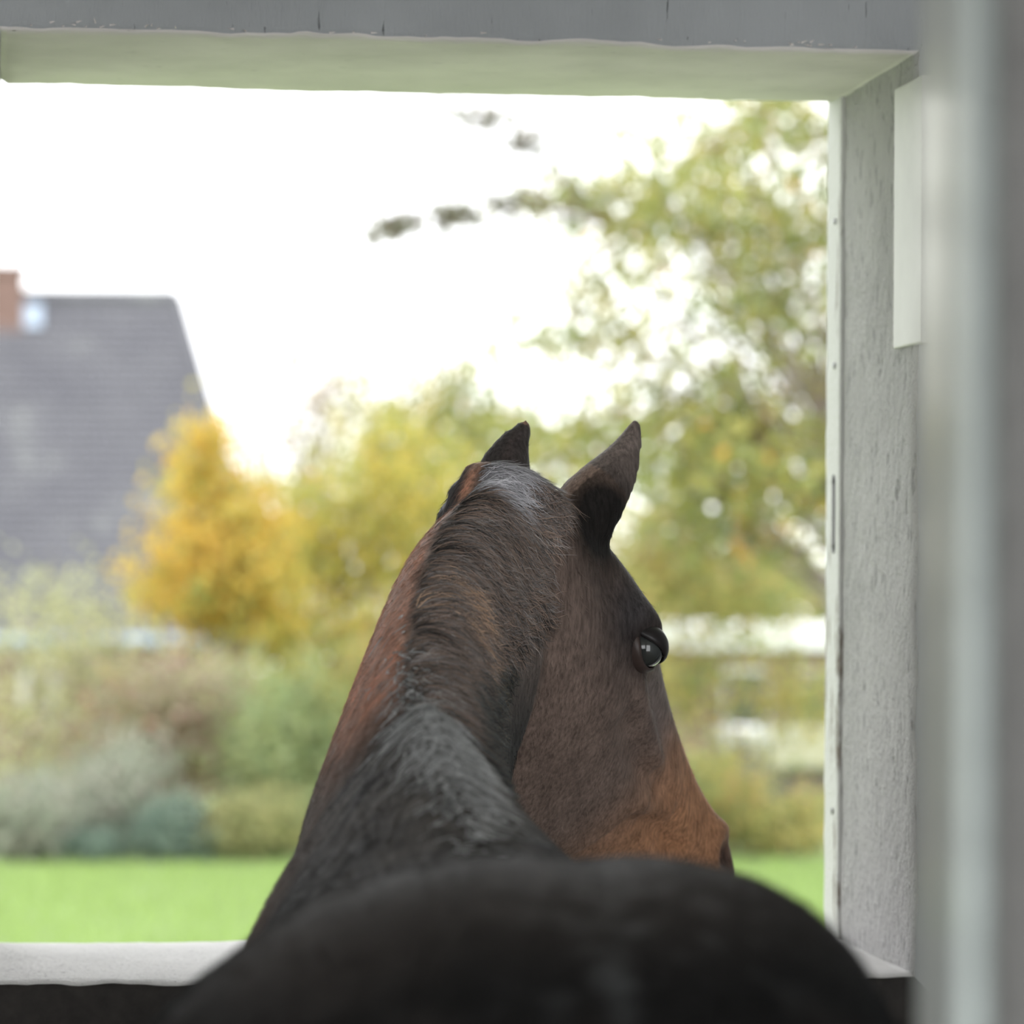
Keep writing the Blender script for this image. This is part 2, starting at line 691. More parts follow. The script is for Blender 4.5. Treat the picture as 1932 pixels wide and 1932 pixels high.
def ear(spine, side):
    EAR_PTS.extend([at(*q[:3]) for q in spine[1:]])
    rings = []
    n = len(spine)
    fine = []
    tab = [(float(i), *at(px, py, Y), hw, ht) for i, (px, py, Y, hw, ht) in enumerate(spine)]
    m = 22
    for i in range(m + 1):
        t = (n - 1) * i / m
        fine.append(smooth_tab(tab, t))
    for i, r in enumerate(fine):
        p = Vector(r[:3])
        p0, p1 = Vector(fine[max(0, i - 1)][:3]), Vector(fine[min(m, i + 1)][:3])
        t = (p1 - p0).normalized()
        fwd = (Fw - t * Fw.dot(t)).normalized()      # thickness towards the window, where the cup opens
        fwd = (fwd + side * Rt * .25).normalized()
        fwd = (fwd - t * fwd.dot(t)).normalized()
        lat = t.cross(fwd).normalized()
        ring = []
        for k in range(20):
            g = 2 * math.pi * k / 20
            x = math.cos(g)
            y = math.sin(g)
            yy = r[4] * y
            if y > 0:                               # hollow side
                yy = r[4] * (1.0 * y - 1.1 * (1 - x * x) * min(1, i / 5))
            ring.append(p + lat * (r[3] * x) + fwd * (yy + r[4] * .9 * x * x))
        rings.append(ring)
    loft(hb, rings)


ear([(1080, 1012, 4.03, .040, .026), (1092, 977, 4.03, .042, .024), (1116, 940, 4.035, .041, .020), (1148, 898, 4.05, .0345, .016),
     (1173, 860, 4.065, .0255, .013), (1190, 826, 4.08, .0165, .011), (1198, 802, 4.088, .0100, .010), (1200, 790, 4.092, .0065, .007)], 1)
ear([(952, 930, 4.07, .036, .022), (957, 900, 4.07, .036, .020), (963, 868, 4.08, .0315, .016), (974, 838, 4.09, .0235, .012), (987, 812, 4.10, .0140, .011),
     (998, 793, 4.107, .0070, .007)], -1)

# legs
def leg(tab, n=18):
    rings = []
    m = 40
    for i in range(m + 1):
        t = tab[0][0] + (tab[-1][0] - tab[0][0]) * i / m
        z, x, y, rx, ry = t, *smooth_tab([(-q[0], *q[1:]) for q in tab], -t)
        rings.append([(x + rx * math.cos(2 * math.pi * k / n), y + ry * math.sin(2 * math.pi * k / n), z) for k in range(n)])
    loft(hb, rings)


for s in (-1, 1):
    leg([(1.25, .395 + .17 * s, 2.36, .13, .25), (1.05, .395 + .19 * s, 2.38, .115, .20), (.88, .395 + .19 * s, 2.40, .09, .145), (.72, .395 + .18 * s, 2.30, .062, .10),
         (.58, .395 + .175 * s, 2.18, .046, .068), (.50, .395 + .175 * s, 2.16, .044, .062), (.42, .395 + .175 * s, 2.18, .036, .045), (.25, .395 + .175 * s, 2.205, .030, .036),
         (.16, .395 + .175 * s, 2.215, .038, .044), (.10, .395 + .175 * s, 2.25, .036, .042), (.065, .395 + .175 * s, 2.27, .050, .058), (.0, .395 + .175 * s, 2.29, .062, .075)])
    leg([(1.20, .40 + .16 * s, 3.48, .10, .20), (1.0, .40 + .165 * s, 3.47, .085, .14), (.85, .40 + .16 * s, 3.46, .07, .095), (.65, .40 + .15 * s, 3.46, .050, .062),
         (.52, .40 + .15 * s, 3.465, .045, .052), (.45, .40 + .15 * s, 3.46, .043, .048), (.38, .40 + .15 * s, 3.455, .031, .037), (.25, .40 + .15 * s, 3.455, .029, .035),
         (.16, .40 + .15 * s, 3.455, .036, .042), (.10, .40 + .15 * s, 3.485, .034, .040), (.065, .40 + .15 * s, 3.50, .048, .056), (.0, .40 + .15 * s, 3.52, .060, .072)])

bmesh.ops.recalc_face_normals(hb, faces=hb.faces)
tmp_me = bpy.data.meshes.new('horse_cage')
hb.to_mesh(tmp_me)
hb.free()
tmp = bpy.data.objects.new('horse_cage', tmp_me)
C.objects.link(tmp)
md = tmp.modifiers.new('r', 'REMESH')
md.mode = 'VOXEL'
md.voxel_size = .0050
dg = bpy.context.evaluated_depsgraph_get()
ev = tmp.evaluated_get(dg)
hm = bpy.data.meshes.new_from_object(ev)
bpy.data.objects.remove(tmp)
hm.name = 'horse'
N = len(hm.vertices)
co = np.empty(N * 3)
hm.vertices.foreach_get('co', co)
co = co.reshape(-1, 3)
ed = np.empty(len(hm.edges) * 2, int)
hm.edges.foreach_get('vertices', ed)
ed = ed.reshape(-1, 2)
deg = np.bincount(ed.ravel(), minlength=N)[:, None]


def lap(x):
    y = np.zeros_like(x)
    for j in range(x.shape[1]):
        y[:, j] = np.bincount(ed[:, 0], x[ed[:, 1], j], N) + np.bincount(ed[:, 1], x[ed[:, 0], j], N)
    return y / deg


def relax(x, it, wgt):
    for _ in range(it):
        x = x + (lap(x) - x) * wgt
        x = x - (lap(x) - x) * wgt * .96
    return x


def head_local(p):
    q = (p - np.array(POLL)) / HS
    return q @ np.array(ha), q @ np.array(hb_), q @ np.array(hc)


# more smoothing where the lofts meet, little at the ears
h_a, h_b, h_c = head_local(co)
ear_w = np.clip((-.02 - h_a) / .03, 0, 1) * (co[:, 1] > 3.97)
wsm = (1 - .8 * ear_w)[:, None] * .6
for _ in range(9):
    co = co + (lap(co) - co) * wsm * .8
co = relax(co, 14, .5)


def normals(x):
    hm.vertices.foreach_set('co', x.ravel())
    hm.update()
    nn = np.empty(N * 3)
    hm.vertex_normals.foreach_get('vector', nn)
    return nn.reshape(-1, 3)


def g3(a0, b0, c0, sa, sb=None, sc=None):
    sb = sb or sa
    sc = sc or sb
    return np.exp(-.5 * (((h_a - a0) / sa)**2 + ((h_b - b0) / sb)**2 + ((np.abs(h_c) - c0) / sc)**2))


def ridge(p0, p1, sig):
    p0, p1 = np.array(p0), np.array(p1)
    P = np.stack([h_a, h_b, np.abs(h_c)], 1)
    dv = p1 - p0
    t = np.clip(((P - p0) @ dv) / (dv @ dv), 0, 1)
    dist = np.linalg.norm(P - (p0 + t[:, None] * dv), axis=1)
    return np.exp(-.5 * (dist / sig)**2)


nn = normals(co)
h_a, h_b, h_c = head_local(co)
EA, EB, EC = .200, -.018, .093
dsp = np.zeros(N)
dsp += .019 * g3(.193, .000, .096, .021, .016, .03)                 # bony brow
dsp += .002 * g3(.150, .018, .085, .03, .02, .03)
dsp -= .012 * g3(.115, -.004, .085, .020, .018, .03)                # hollow above the eye
dsp += .009 * g3(.205, -.012, .095, .034, .024, .03)
dsp -= .012 * g3(EA, EB - .003, .095, .015, .012, .03)                     # socket
ring_d = np.sqrt(((h_a - EA) / 1.25)**2 + (h_b - EB)**2)
onside = np.exp(-.5 * ((np.abs(h_c) - .095) / .025)**2)
dsp += .002 * np.exp(-.5 * ((ring_d - .0185) / .0055)**2) * onside   # lids
dsp += .016 * ridge((.235, -.050, .092), (.345, -.060, .066), .0090)   # facial crest
dsp -= .012 * ridge((.25, -.080, .086), (.35, -.084, .062), .012)
dsp -= .009 * g3(.372, -.072, .058, .011, .011, .03)
dsp += .009 * ridge((.385, -.098, .052), (.43, -.070, .046), .008)
dsp -= .006 * ridge((.25, -.022, .085), (.38, -.035, .055), .014)
dsp += .006 * g3(.19, -.135, .07, .055, .05, .04)                    # jaw muscle
plate = h_a - (.376 + .10 * np.minimum(0, h_b + .07) - 3.2 * np.minimum(0, h_b + .14)**2)
dsp += .013 * (1 - np.clip(plate / .016, 0, 1))**1.5 * np.clip((-.03 - h_b) / .05, 0, 1) * (h_a > .02) * (np.abs(h_c) > .03) * np.clip((h_a - .02) / .1, 0, 1)
dsp -= .010 * ridge((.41, -.10, .050), (.49, -.085, .043), .009)     # furrows towards the mouth
dsp += .006 * ridge((.36, -.095, .055), (.45, -.10, .045), .011)
dsp += .005 * ridge((.40, -.045, .05), (.50, -.06, .045), .011)
nd = np.sqrt(((h_a - .566) / 1.5)**2 + ((h_b + .034))**2)
ons = (np.abs(h_c) > .02)
dsp -= .016 * np.exp(-.5 * (nd / .0095)**2) * ons                    # nostril
dsp += .009 * np.exp(-.5 * ((nd - .021) / .007)**2) * ons
dsp -= .006 * np.exp(-.5 * ((h_b + .086) / .004)**2) * np.clip((h_a - .50) / .03, 0, 1) * (h_a < .63)   # mouth line
# body: hip points, shoulder blades, loin furrow
def gw(p, s):
    return np.exp(-.5 * (((co - np.array(p)) / np.array(s))**2).sum(1))


dsp -= .006 * gw((.392, 2.42, 1.60), (.015, .2, .03))
for s in (-1, 1):
    dsp += .012 * gw((.395 + .25 * s, 2.66, 1.42), (.05, .07, .06))
    dsp += .012 * gw((.39 + .14 * s, 3.38, 1.47), (.05, .05, .12))
    dsp -= .008 * gw((.39 + .16 * s, 3.54, 1.45), (.05, .035, .14))
# folds of the skin on the left of the bent neck and its base
neck_m = np.clip((co[:, 2] - 1.35) / .15, 0, 1) * ((co[:, 1] > 3.4) & (co[:, 1] < 4.02)) * (h_c < -.02)
dsp += .0016 * np.sin(co[:, 2] * 210 + 3 * np.sin(co[:, 1] * 40) + co[:, 0] * 60) * neck_m * np.clip((co[:, 2] - 1.55) / .1, 0, 1)
co = co + nn * dsp[:, None]
co = relax(co, 2, .4)
nn = normals(co)
h_a, h_b, h_c = head_local(co)
hm.polygons.foreach_set('use_smooth', [True] * len(hm.polygons))


# ---- coat colours (its own dark, bay and tan, with some light and shade painted in)
def sm(x, a, b):
    t = np.clip((x - a) / (b - a), 0, 1)
    return t * t * (3 - 2 * t)


def mixc(c, col, wgt):
    return c * (1 - wgt[:, None]) + np.array(col) * wgt[:, None]


def vnoise(p, s, seed=0):
    return np.array([mnoise.noise(Vector((x * s + seed, y * s, z * s))) for x, y, z in p])


Nn = vnoise(co, 14)
Nf = vnoise(co, 45, 5)
crest = np.array([smooth_tab(NK, t)[:3] for t in np.linspace(0, 6, 61)])
crest_c = np.array([(np.array(smooth_tab(NK, t)[:3]) + np.array(smooth_tab(NK, t)[3:6])) / 2 for t in np.linspace(0, 6, 61)])
ci = np.zeros(N, int)
cdist = np.full(N, 9.0)
for j in range(61):
    dj = np.linalg.norm(co - crest[j], axis=1)
    mk = dj < cdist
    ci[mk] = j
    cdist[mk] = dj[mk]
is_neck = sm(co[:, 1], 3.36, 3.5) * sm(co[:, 2], 1.24, 1.48)
lat_n = np.cross(crest_c[np.clip(ci, 0, 60)] - crest[ci], np.gradient(crest, axis=0)[ci])
lat_n /= np.linalg.norm(lat_n, axis=1)[:, None] + 1e-9
flip = np.sign(lat_n[:, 0])
lat_n *= flip[:, None]
side = ((co - crest[ci]) * lat_n).sum(1)            # + to the horse's right of the crest
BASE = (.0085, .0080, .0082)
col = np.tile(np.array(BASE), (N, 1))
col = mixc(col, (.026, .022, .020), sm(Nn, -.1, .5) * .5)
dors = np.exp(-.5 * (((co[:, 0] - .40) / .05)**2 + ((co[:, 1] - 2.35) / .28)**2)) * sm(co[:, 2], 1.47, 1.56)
col = mixc(col, (.105, .110, .112), dors * sm(Nn + .8 * Nf, -.15, .5) * .8)  # mottled hair on the croup, with a soft bluish sheen painted in
col = mixc(col, (.105, .085, .074), sm(co[:, 2] + .35 * np.maximum(0, np.abs(co[:, 0] - .39) - .1), 1.525, 1.60) * (co[:, 1] < 3.0) * .55)  # paler top rim of the rump: window light painted into the coat
# withers and shoulder ridge: greyed
wz = np.exp(-.5 * (((co[:, 0] - .39) / .10)**2 + ((co[:, 1] - 3.26) / .36)**2 + ((co[:, 2] - 1.6) / .15)**2))
wzn = np.clip(wz * (.75 + .5 * Nn + .4 * Nf), 0, 1)
col = mixc(col, (.20, .18, .165), wzn * .9)
# bay left side of the neck, lightened with window light painted in
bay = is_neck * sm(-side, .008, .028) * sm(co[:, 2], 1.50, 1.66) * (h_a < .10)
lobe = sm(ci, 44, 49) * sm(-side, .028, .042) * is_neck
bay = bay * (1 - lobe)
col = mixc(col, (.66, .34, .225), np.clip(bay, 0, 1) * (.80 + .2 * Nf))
# shoulder brown
sh = sm(co[:, 1], 3.2, 3.45) * (1 - is_neck * .0) * sm(np.abs(co[:, 0] - .39), .06, .14) * sm(co[:, 2], .85, 1.15) * (1 - np.clip(bay, 0, 1))
col = mixc(col, (.24, .17, .135), sh * .75)
# crest / right of the neck: dark
# head
hd = sm(h_a, -.01, .04) * (h_b > -.27) * (h_b < .07) * (np.abs(h_c) < .125) * (h_c > -.2) * (co[:, 1] > 3.95)
hd = hd * np.where(h_a < .26, sm(h_c, .0, .03) + (h_b > -.02), 1).clip(0, 1)
neckdark = is_neck * (1 - np.clip(bay, 0, 1)) * (1 - hd)
col = mixc(col, (.19, .155, .138), neckdark * .9)
col = mixc(col, (.040, .046, .046), neckdark * sm(side, .0, .04) * (1 - sm(co[:, 2], 1.58, 1.70)) * .9)  # lower right of the neck: shade painted into the coat
col = mixc(col, (.205, .150, .125), hd * .95)
col = mixc(col, (.27, .19, .15), hd * sm(h_a, .0, .05) * (1 - sm(h_a, .10, .15)) * sm(h_b, -.03, .02))
col = mixc(col, (.038, .035, .037), hd * np.exp(-.5 * (((h_a - .165) / .045)**2 + ((h_b + .015) / .04)**2)) * .95)
col = mixc(col, (.085, .083, .088), hd * np.exp(-.5 * (((h_a - .165) / .018)**2 + ((h_b - .012) / .018)**2)) * .55)
tan_ = hd * sm(h_a, .30, .47)
col = mixc(col, (.44, .225, .12), tan_ * .95)
col = mixc(col, (.18, .16, .165), hd * sm(h_a, .235, .27) * (1 - sm(h_a, .33, .40)) * sm(h_b, -.07, -.03) * .4)
col = mixc(col, (.030, .027, .029), hd * np.exp(-.5 * (((h_a - .575) / .028)**2 + ((h_b + .034) / .022)**2)) * .9)
col = mixc(col, (.05, .04, .038), hd * sm(h_a, .585, .61))
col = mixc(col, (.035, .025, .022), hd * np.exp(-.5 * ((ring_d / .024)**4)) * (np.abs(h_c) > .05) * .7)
# ears
ed_ = np.full(N, 9.0)
for q in EAR_PTS:
    ed_ = np.minimum(ed_, np.linalg.norm(co - np.array(q), axis=1))
ear_m = 1 - sm(ed_, .034, .044)
ew = (co[:, 1] > 3.97) * sm(-h_a + .0, .02, .05) * sm(co[:, 2], 1.86, 1.885)
col = mixc(col, (.36, .25, .20), ew * .85)
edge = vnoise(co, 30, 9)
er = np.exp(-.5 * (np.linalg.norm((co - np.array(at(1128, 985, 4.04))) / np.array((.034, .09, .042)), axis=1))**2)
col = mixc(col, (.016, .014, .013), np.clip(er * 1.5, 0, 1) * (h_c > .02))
# far side of the head: dark jowl
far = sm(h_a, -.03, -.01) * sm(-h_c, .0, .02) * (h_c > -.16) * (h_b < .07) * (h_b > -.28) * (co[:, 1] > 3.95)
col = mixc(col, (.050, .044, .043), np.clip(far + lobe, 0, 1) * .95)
# legs black, hooves
col = mixc(col, (.020, .018, .017), 1 - sm(co[:, 2], .5, .75))
col = mixc(col, (.10, .09, .08), (co[:, 2] < .075) * .9)
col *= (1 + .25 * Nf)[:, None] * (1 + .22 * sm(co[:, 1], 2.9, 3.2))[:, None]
col = np.clip(col, .006, 1)
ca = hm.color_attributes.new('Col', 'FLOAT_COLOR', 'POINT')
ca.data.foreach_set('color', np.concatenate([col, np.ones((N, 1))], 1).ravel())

mh = Mat('horse_coat', (.05, .04, .035), .5)
tn = mh.noise(260, 3, .6, mh.coord((1, 1, .22)))
fine = mh.ramp(tn, [(.3, (.62,) * 3), (.72, (1.45,) * 3)])
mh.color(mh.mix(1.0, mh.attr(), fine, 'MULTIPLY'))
mh.b.inputs['Roughness'].default_value = .58
mh.b.inputs['Specular IOR Level'].default_value = .09
mh.b.inputs['Sheen Weight'].default_value = .04
mh.b.inputs['Sheen Roughness'].default_value = .5
mh.bump(mh.math('ADD', tn, mh.math('MULTIPLY', mh.noise(60, 3), .6)), .0016, .8)
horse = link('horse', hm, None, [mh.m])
tag(horse, 'dark bay horse standing tail-on, head turned right towards the open window', 'horse')

# eyes
def uvs(bm, c, r, n=24):
    bmesh.ops.create_uvsphere(bm, u_segments=n, v_segments=n // 2, radius=r, matrix=Matrix.Translation(c))


me_ = Mat('eye_gloss', (.040, .044, .042), .08)
me_.b.inputs['Coat Weight'].default_value = 1.0
me_.b.inputs['Coat Roughness'].default_value = .02
eye_lid = plain('eyelid_skin', (.022, .018, .018), .4, 0, 60, .2)
lid_low = plain('lower_eyelid_skin', (.075, .052, .045), .4, 0, 60, .2)
for s in (1, -1):
    ce = (EA + .001, EB - .001, s * (EC - .0068))
    RE = .0205
    bm = bmesh.new()
    uvs(bm, hp(*ce), RE * HS, 32)
    e = tag(obj('eye', bm, me_.m, horse, True), 'glossy dark eye')
    for (f0, f1, mt_, lb) in ((12, 125, eye_lid, 'dark upper eyelid'), (-48, -125, lid_low, 'brown lower eyelid')):
        bm = bmesh.new()
        outer, inner = [], []
        for i in range(19):
            th = math.radians(6 + 168 * i / 18)          # corner to corner
            ro, ri = [], []
            for j in range(9):
                open_ = math.sin(th)**.7
                fa = math.radians((f0 * open_ + (-8) * (1 - open_)) + (f1 - f0) * j / 8)
                for lst, r in ((ro, RE * (1.13 + .07 * min(1, j / 3) - .05 * (j == 0))), (ri, RE * 1.02)):
                    lst.append(bm.verts.new(hp(ce[0] - r * 1.08 * math.cos(th), ce[1] + r * math.sin(th) * math.sin(fa), ce[2] + s * r * math.sin(th) * math.cos(fa))))
            outer.append(ro)
            inner.append(ri)
        for i in range(18):
            for j in range(8):
                bm.faces.new((outer[i][j], outer[i + 1][j], outer[i + 1][j + 1], outer[i][j + 1]))
                bm.faces.new((inner[i][j], inner[i][j + 1], inner[i + 1][j + 1], inner[i + 1][j]))
            for j in (0, 8):
                bm.faces.new((outer[i][j], inner[i][j], inner[i + 1][j], outer[i + 1][j]))
        tag(obj('eyelid', bm, mt_, horse, True), lb)
# ---- hair lying on the coat
bv = BVHTree.FromPolygons([Vector(c) for c in co], [tuple(p.vertices) for p in hm.polygons])


def hair(name, idx, dirs, length, wid, lift, cols, mat, lab=None, steps=5, wave=.25, curl=None):
    """tapered locks that follow the surface from the given vertices along the given directions"""
    vs, fs, cc = [], [], []
    for i, dv, L, cl in zip(idx, dirs, length, cols):
        p = Vector(co[i])
        n = Vector(nn[i])
        dv = Vector(dv)
        pts = [(p - n * .001, n)]
        ph = rnd(0, 6.28)
        hz = rnd(.4, 1.0)
        for k in range(1, steps + 1):
            t = k / steps
            dv = (dv - n * dv.dot(n))
            if dv.length < 1e-5:
                break
            dv.normalize()
            sd = n.cross(dv)
            dv2 = (dv + sd * math.sin(ph + t * 5.0) * wave).normalized()
            p = p + dv2 * (L / steps)
            hit = bv.find_nearest(p, .08)
            if hit[0] is None:
                break
            n = hit[1]
            q = hit[0] + n * (lift * hz * (t if k < steps else t * 1.25))
            p = hit[0]
            pts.append((q, n))
        if len(pts) < 3:
            continue
        b0 = len(vs)
        m = len(pts)
        for k, (q, n) in enumerate(pts):
            a = pts[max(0, k - 1)][0]
            b = pts[min(m - 1, k + 1)][0]
            tdir = (b - a).normalized()
            sd = tdir.cross(n).normalized()
            wk = wid * (1 - (k / (m - 1))**1.5) * hz + 1e-5
            vs += [q - sd * wk, q + n * wk * .8, q + sd * wk]
            sh_ = .75 + .5 * (k / (m - 1))
            cc += [(cl[0] * sh_, cl[1] * sh_, cl[2] * sh_, 1)] * 3
        for k in range(m - 1):
            o = b0 + 3 * k
            fs += [(o, o + 1, o + 4, o + 3), (o + 1, o + 2, o + 5, o + 4)]
    me = bpy.data.meshes.new(name)
    me.from_pydata(vs, [], fs)
    c_ = me.color_attributes.new('Col', 'FLOAT_COLOR', 'POINT')
    c_.data.foreach_set('color', np.array(cc).ravel())
    me.polygons.foreach_set('use_smooth', [True] * len(me.polygons))
    o = link(name, me, horse, [mat])
    return tag(o, lab, None, None, 'stuff')


mhr = Mat('horse_hair', (.1, .08, .07), .5)
mhr.color(mhr.attr())
mhr.b.inputs['Roughness'].default_value = .6
mhr.b.inputs['Specular IOR Level'].default_value = .12

vis = (nn @ -np.array(Fw) > -.25)
upz = co[:, 2]
# short mane: from the crest over to the horse's right, coarse and wavy
mane_w = is_neck * np.exp(-.5 * ((side - .02) / .042)**2) * (cdist < .16) * ((hd < .4) | (h_a < .02)) * vis
mane_w *= (ear_m < .1)
mane_w *= np.where(side < -.012, np.exp(-((side + .012) / .006)**2), 1)
def pick(wt, n):
    wt = wt / wt.sum()
    return rng.choice(N, n, p=wt)


tan_c = np.gradient(crest, axis=0)
tan_c /= np.linalg.norm(tan_c, axis=1)[:, None]
i_m = pick(mane_w, 17000)
cl_a = np.array([mnoise.noise(Vector(co[i]) * 38) for i in i_m])           # locks: neighbours lie the same way
cl_b = np.array([mnoise.noise(Vector(co[i]) * 75 + Vector((9, 3, 1))) for i in i_m])
dirs = lat_n[i_m] * 1.0 + tan_c[ci[i_m]] * (.18 + 1.0 * cl_a)[:, None] + np.array([0, 0, -.16]) + rng.normal(0, .13, (len(i_m), 3))
streak = np.exp(-.5 * ((ci[i_m] / 10 - 3.15) / .10)**2) + .8 * np.exp(-.5 * ((ci[i_m] / 10 - 2.75) / .06)**2)
bcol = np.array((.20, .178, .168))[None, :] * (np.clip(.9 + 1.6 * cl_b, .25, 2.2) * rng.uniform(.6, 1.5, len(i_m)))[:, None]
streak = streak * np.exp(-.5 * ((side[i_m] - .022) / .022)**2)
tanm = (rng.random(len(i_m)) < streak * .8)[:, None]
bcol = np.where(tanm, np.array((.66, .45, .31)) * rng.uniform(.5, 1.2, (len(i_m), 1)), bcol)
brn = (rng.random(len(i_m)) < .35)[:, None] & ~tanm
bcol = np.where(brn, np.array((.32, .235, .19)) * rng.uniform(.5, 1.3, (len(i_m), 1)), bcol)
top_w = ((ci[i_m] > 50) & (side[i_m] < .02))[:, None]
low = (side[i_m] > .03)[:, None] & (co[i_m, 2] < 1.68)[:, None]
bcol = np.where(low, bcol * np.array((.42, .5, .52)), bcol)  # mane low on the right darkened, the same neck shade painted in
bcol = np.where(top_w, np.array((.44, .43, .45)) * rng.uniform(.5, 1.6, (len(i_m), 1)), bcol)  # poll hairs paled: rim light from the sky put into their colour
bcol = bcol * 1.22
mane = hair('mane', i_m, dirs, rng.uniform(.024, .060, len(i_m)) * np.where(side[i_m] > .05, .6, 1), .0011, .011, bcol, mhr.m, 'short coarse dark mane with a tan streak', 6, .5)

# winter coat: short hairs over everything the photograph shows
cw = vis * (upz > 1.38) * (1 + 2.0 * wz) * (1 - .6 * ear_m) * np.where(h_a > .1, np.where(hd > .3, .5, 1), 1)
i_c = pick(cw.astype(float), 42000)
flow = np.tile(np.array([0.0, -.75, -.35]), (len(i_c), 1)) + np.stack([(co[i_c, 0] - .39) * 3, np.zeros(len(i_c)), np.zeros(len(i_c))], 1)
nk = (is_neck[i_c] > .3) & (hd[i_c] < .3)
flow = np.where(nk[:, None], -tan_c[ci[i_c]] * .9 + np.array([0, 0, -.3]) + lat_n[i_c] * np.sign(side[i_c])[:, None] * .5, flow)
onh = hd[i_c] > .3
flow = np.where(onh[:, None], np.array(ha) * .8 - np.array(hb_) * .5, flow)
eary = ear_m[i_c] > .2
flow = np.where(eary[:, None], np.array(Rt) * .3 + np.array(Up) * .9, flow)
flow = flow + rng.normal(0, .14, flow.shape)
ccol = col[i_c] * rng.uniform(.6, 1.6, (len(i_c), 1))
L = np.where(onh, rng.uniform(.006, .012, len(i_c)), rng.uniform(.012, .028, len(i_c)))
L = np.where(eary, rng.uniform(.002, .004, len(i_c)), L)
coat = hair('coat_hair', i_c, flow, L, .00055, .0028, ccol, mhr.m, None, 3, .3)

# pale lock-like hairs down the withers ridge: window light put into their colour
pw = np.exp(-.5 * (((co[:, 0] - .394) / .015)**2 + ((co[:, 1] - 3.26) / .12)**2)) * (upz > 1.52) * vis
i_p = pick(pw, 2000)
fl = np.stack([(co[i_p, 0] - .385) * 10, np.full(len(i_p), -.7), np.full(len(i_p), -.5)], 1) + rng.normal(0, .25, (len(i_p), 3))
pc = np.array((.72, .73, .73)) * rng.uniform(.25, 1.4, (len(i_p), 1))
hair('withers_hair', i_p, fl, rng.uniform(.022, .055, len(i_p)), .0013, .008, pc, mhr.m, 'hairs along the withers, paled by light put into their colour', 5, .5)

# tail
bm = bmesh.new()
tube(bm, [(.395, 2.06, 1.42), (.395, 1.985, 1.40), (.395, 1.955, 1.30), (.395, 1.95, 1.05), (.395, 1.955, .8), (.395, 1.96, .6), (.395, 1.965, .45)],
     [.035, .040, .05, .065, .06, .045, .015], 14)
tail = obj('tail', bm, plain('tail_hair', (.02, .018, .017), .6, 0, 40, .4, .004), horse, True)

# ------------------------------------------------------------------ outdoors
def ground_z(Y):
    return 0.0 if Y < 25 else -1.75 * min(1, (Y - 25) / 20) ** 1.0


mg = Mat('lawn_green', (.14, .25, .05), .9)
n = mg.noise(1.3, 4)
mg.color(mg.ramp(n, [(.3, (.27, .36, .16)), (.7, (.31, .41, .19))]))
mg.bump(mg.noise(60), .02)
bm = surf(30, 60, lambda u, v: (-40 + 90 * u, DO + .02 + 110 * v, ground_z(DO + 110 * v)))
struct(obj('ground', bm, mg.m, None, True), 'bright green lawn falling away behind the shrubs')


def cloud(name, pts, size, cols, mat, parent, elong=1.6, flat=0.0):
    """leaves: each a small folded diamond at its own place, tilt and tint"""
    n = len(pts)
    u = rng.normal(size=(n, 3))
    u /= np.linalg.norm(u, axis=1)[:, None]
    v = rng.normal(size=(n, 3))
    v -= (v * u).sum(1)[:, None] * u
    v /= np.linalg.norm(v, axis=1)[:, None]
    nrm_ = np.cross(u, v)
    sz = size * rng.uniform(.6, 1.3, (n, 1))
    a = pts - u * sz * .5
    b = pts + v * sz * .5 / elong + nrm_ * sz * .12
    c = pts + u * sz * .5
    d_ = pts - v * sz * .5 / elong + nrm_ * sz * .12
    vs = np.stack([a, b, c, d_], 1).reshape(-1, 3)
    me = bpy.data.meshes.new(name)
    me.vertices.add(4 * n)
    me.vertices.foreach_set('co', vs.ravel())
    me.loops.add(6 * n)
    base = (np.arange(n) * 4)[:, None]
    me.loops.foreach_set('vertex_index', (base + np.array([[0, 1, 2, 0, 2, 3]])).ravel())
    me.polygons.add(2 * n)
    me.polygons.foreach_set('loop_start', np.arange(2 * n) * 3)
    me.polygons.foreach_set('loop_total', np.full(2 * n, 3))
    ca_ = me.color_attributes.new('Col', 'FLOAT_COLOR', 'POINT')
    ca_.data.foreach_set('color', np.repeat(np.concatenate([cols, np.ones((n, 1))], 1), 4, 0).ravel())
    me.update(calc_edges=True)
    me.validate()
    o = link(name, me, parent, [mat])
    return tag(o, None, None, None, 'stuff')


def leaf_mat():
    m = Mat('leaf', (.3, .3, .1), .55)
    a = m.attr()
    m.link(a, m.b.inputs['Base Color'])
    tr_ = m.N.new('ShaderNodeBsdfTranslucent')
    m.link(a, tr_.inputs[0])
    mx = m.N.new('ShaderNodeMixShader')
    mx.inputs[0].default_value = .45
    m.link(m.b.outputs[0], mx.inputs[1])
    m.link(tr_.outputs[0], mx.inputs[2])
    m.link(mx.outputs[0], m.N['Material Output'].inputs[0])
    return m.m


M['leaf'] = leaf_mat()
M['bark'] = plain('bark', (.16, .13, .11), .9, 0, 12, .3, .01)
M['twig'] = plain('twig_bark', (.30, .25, .22), .9, 0, 12, .3)

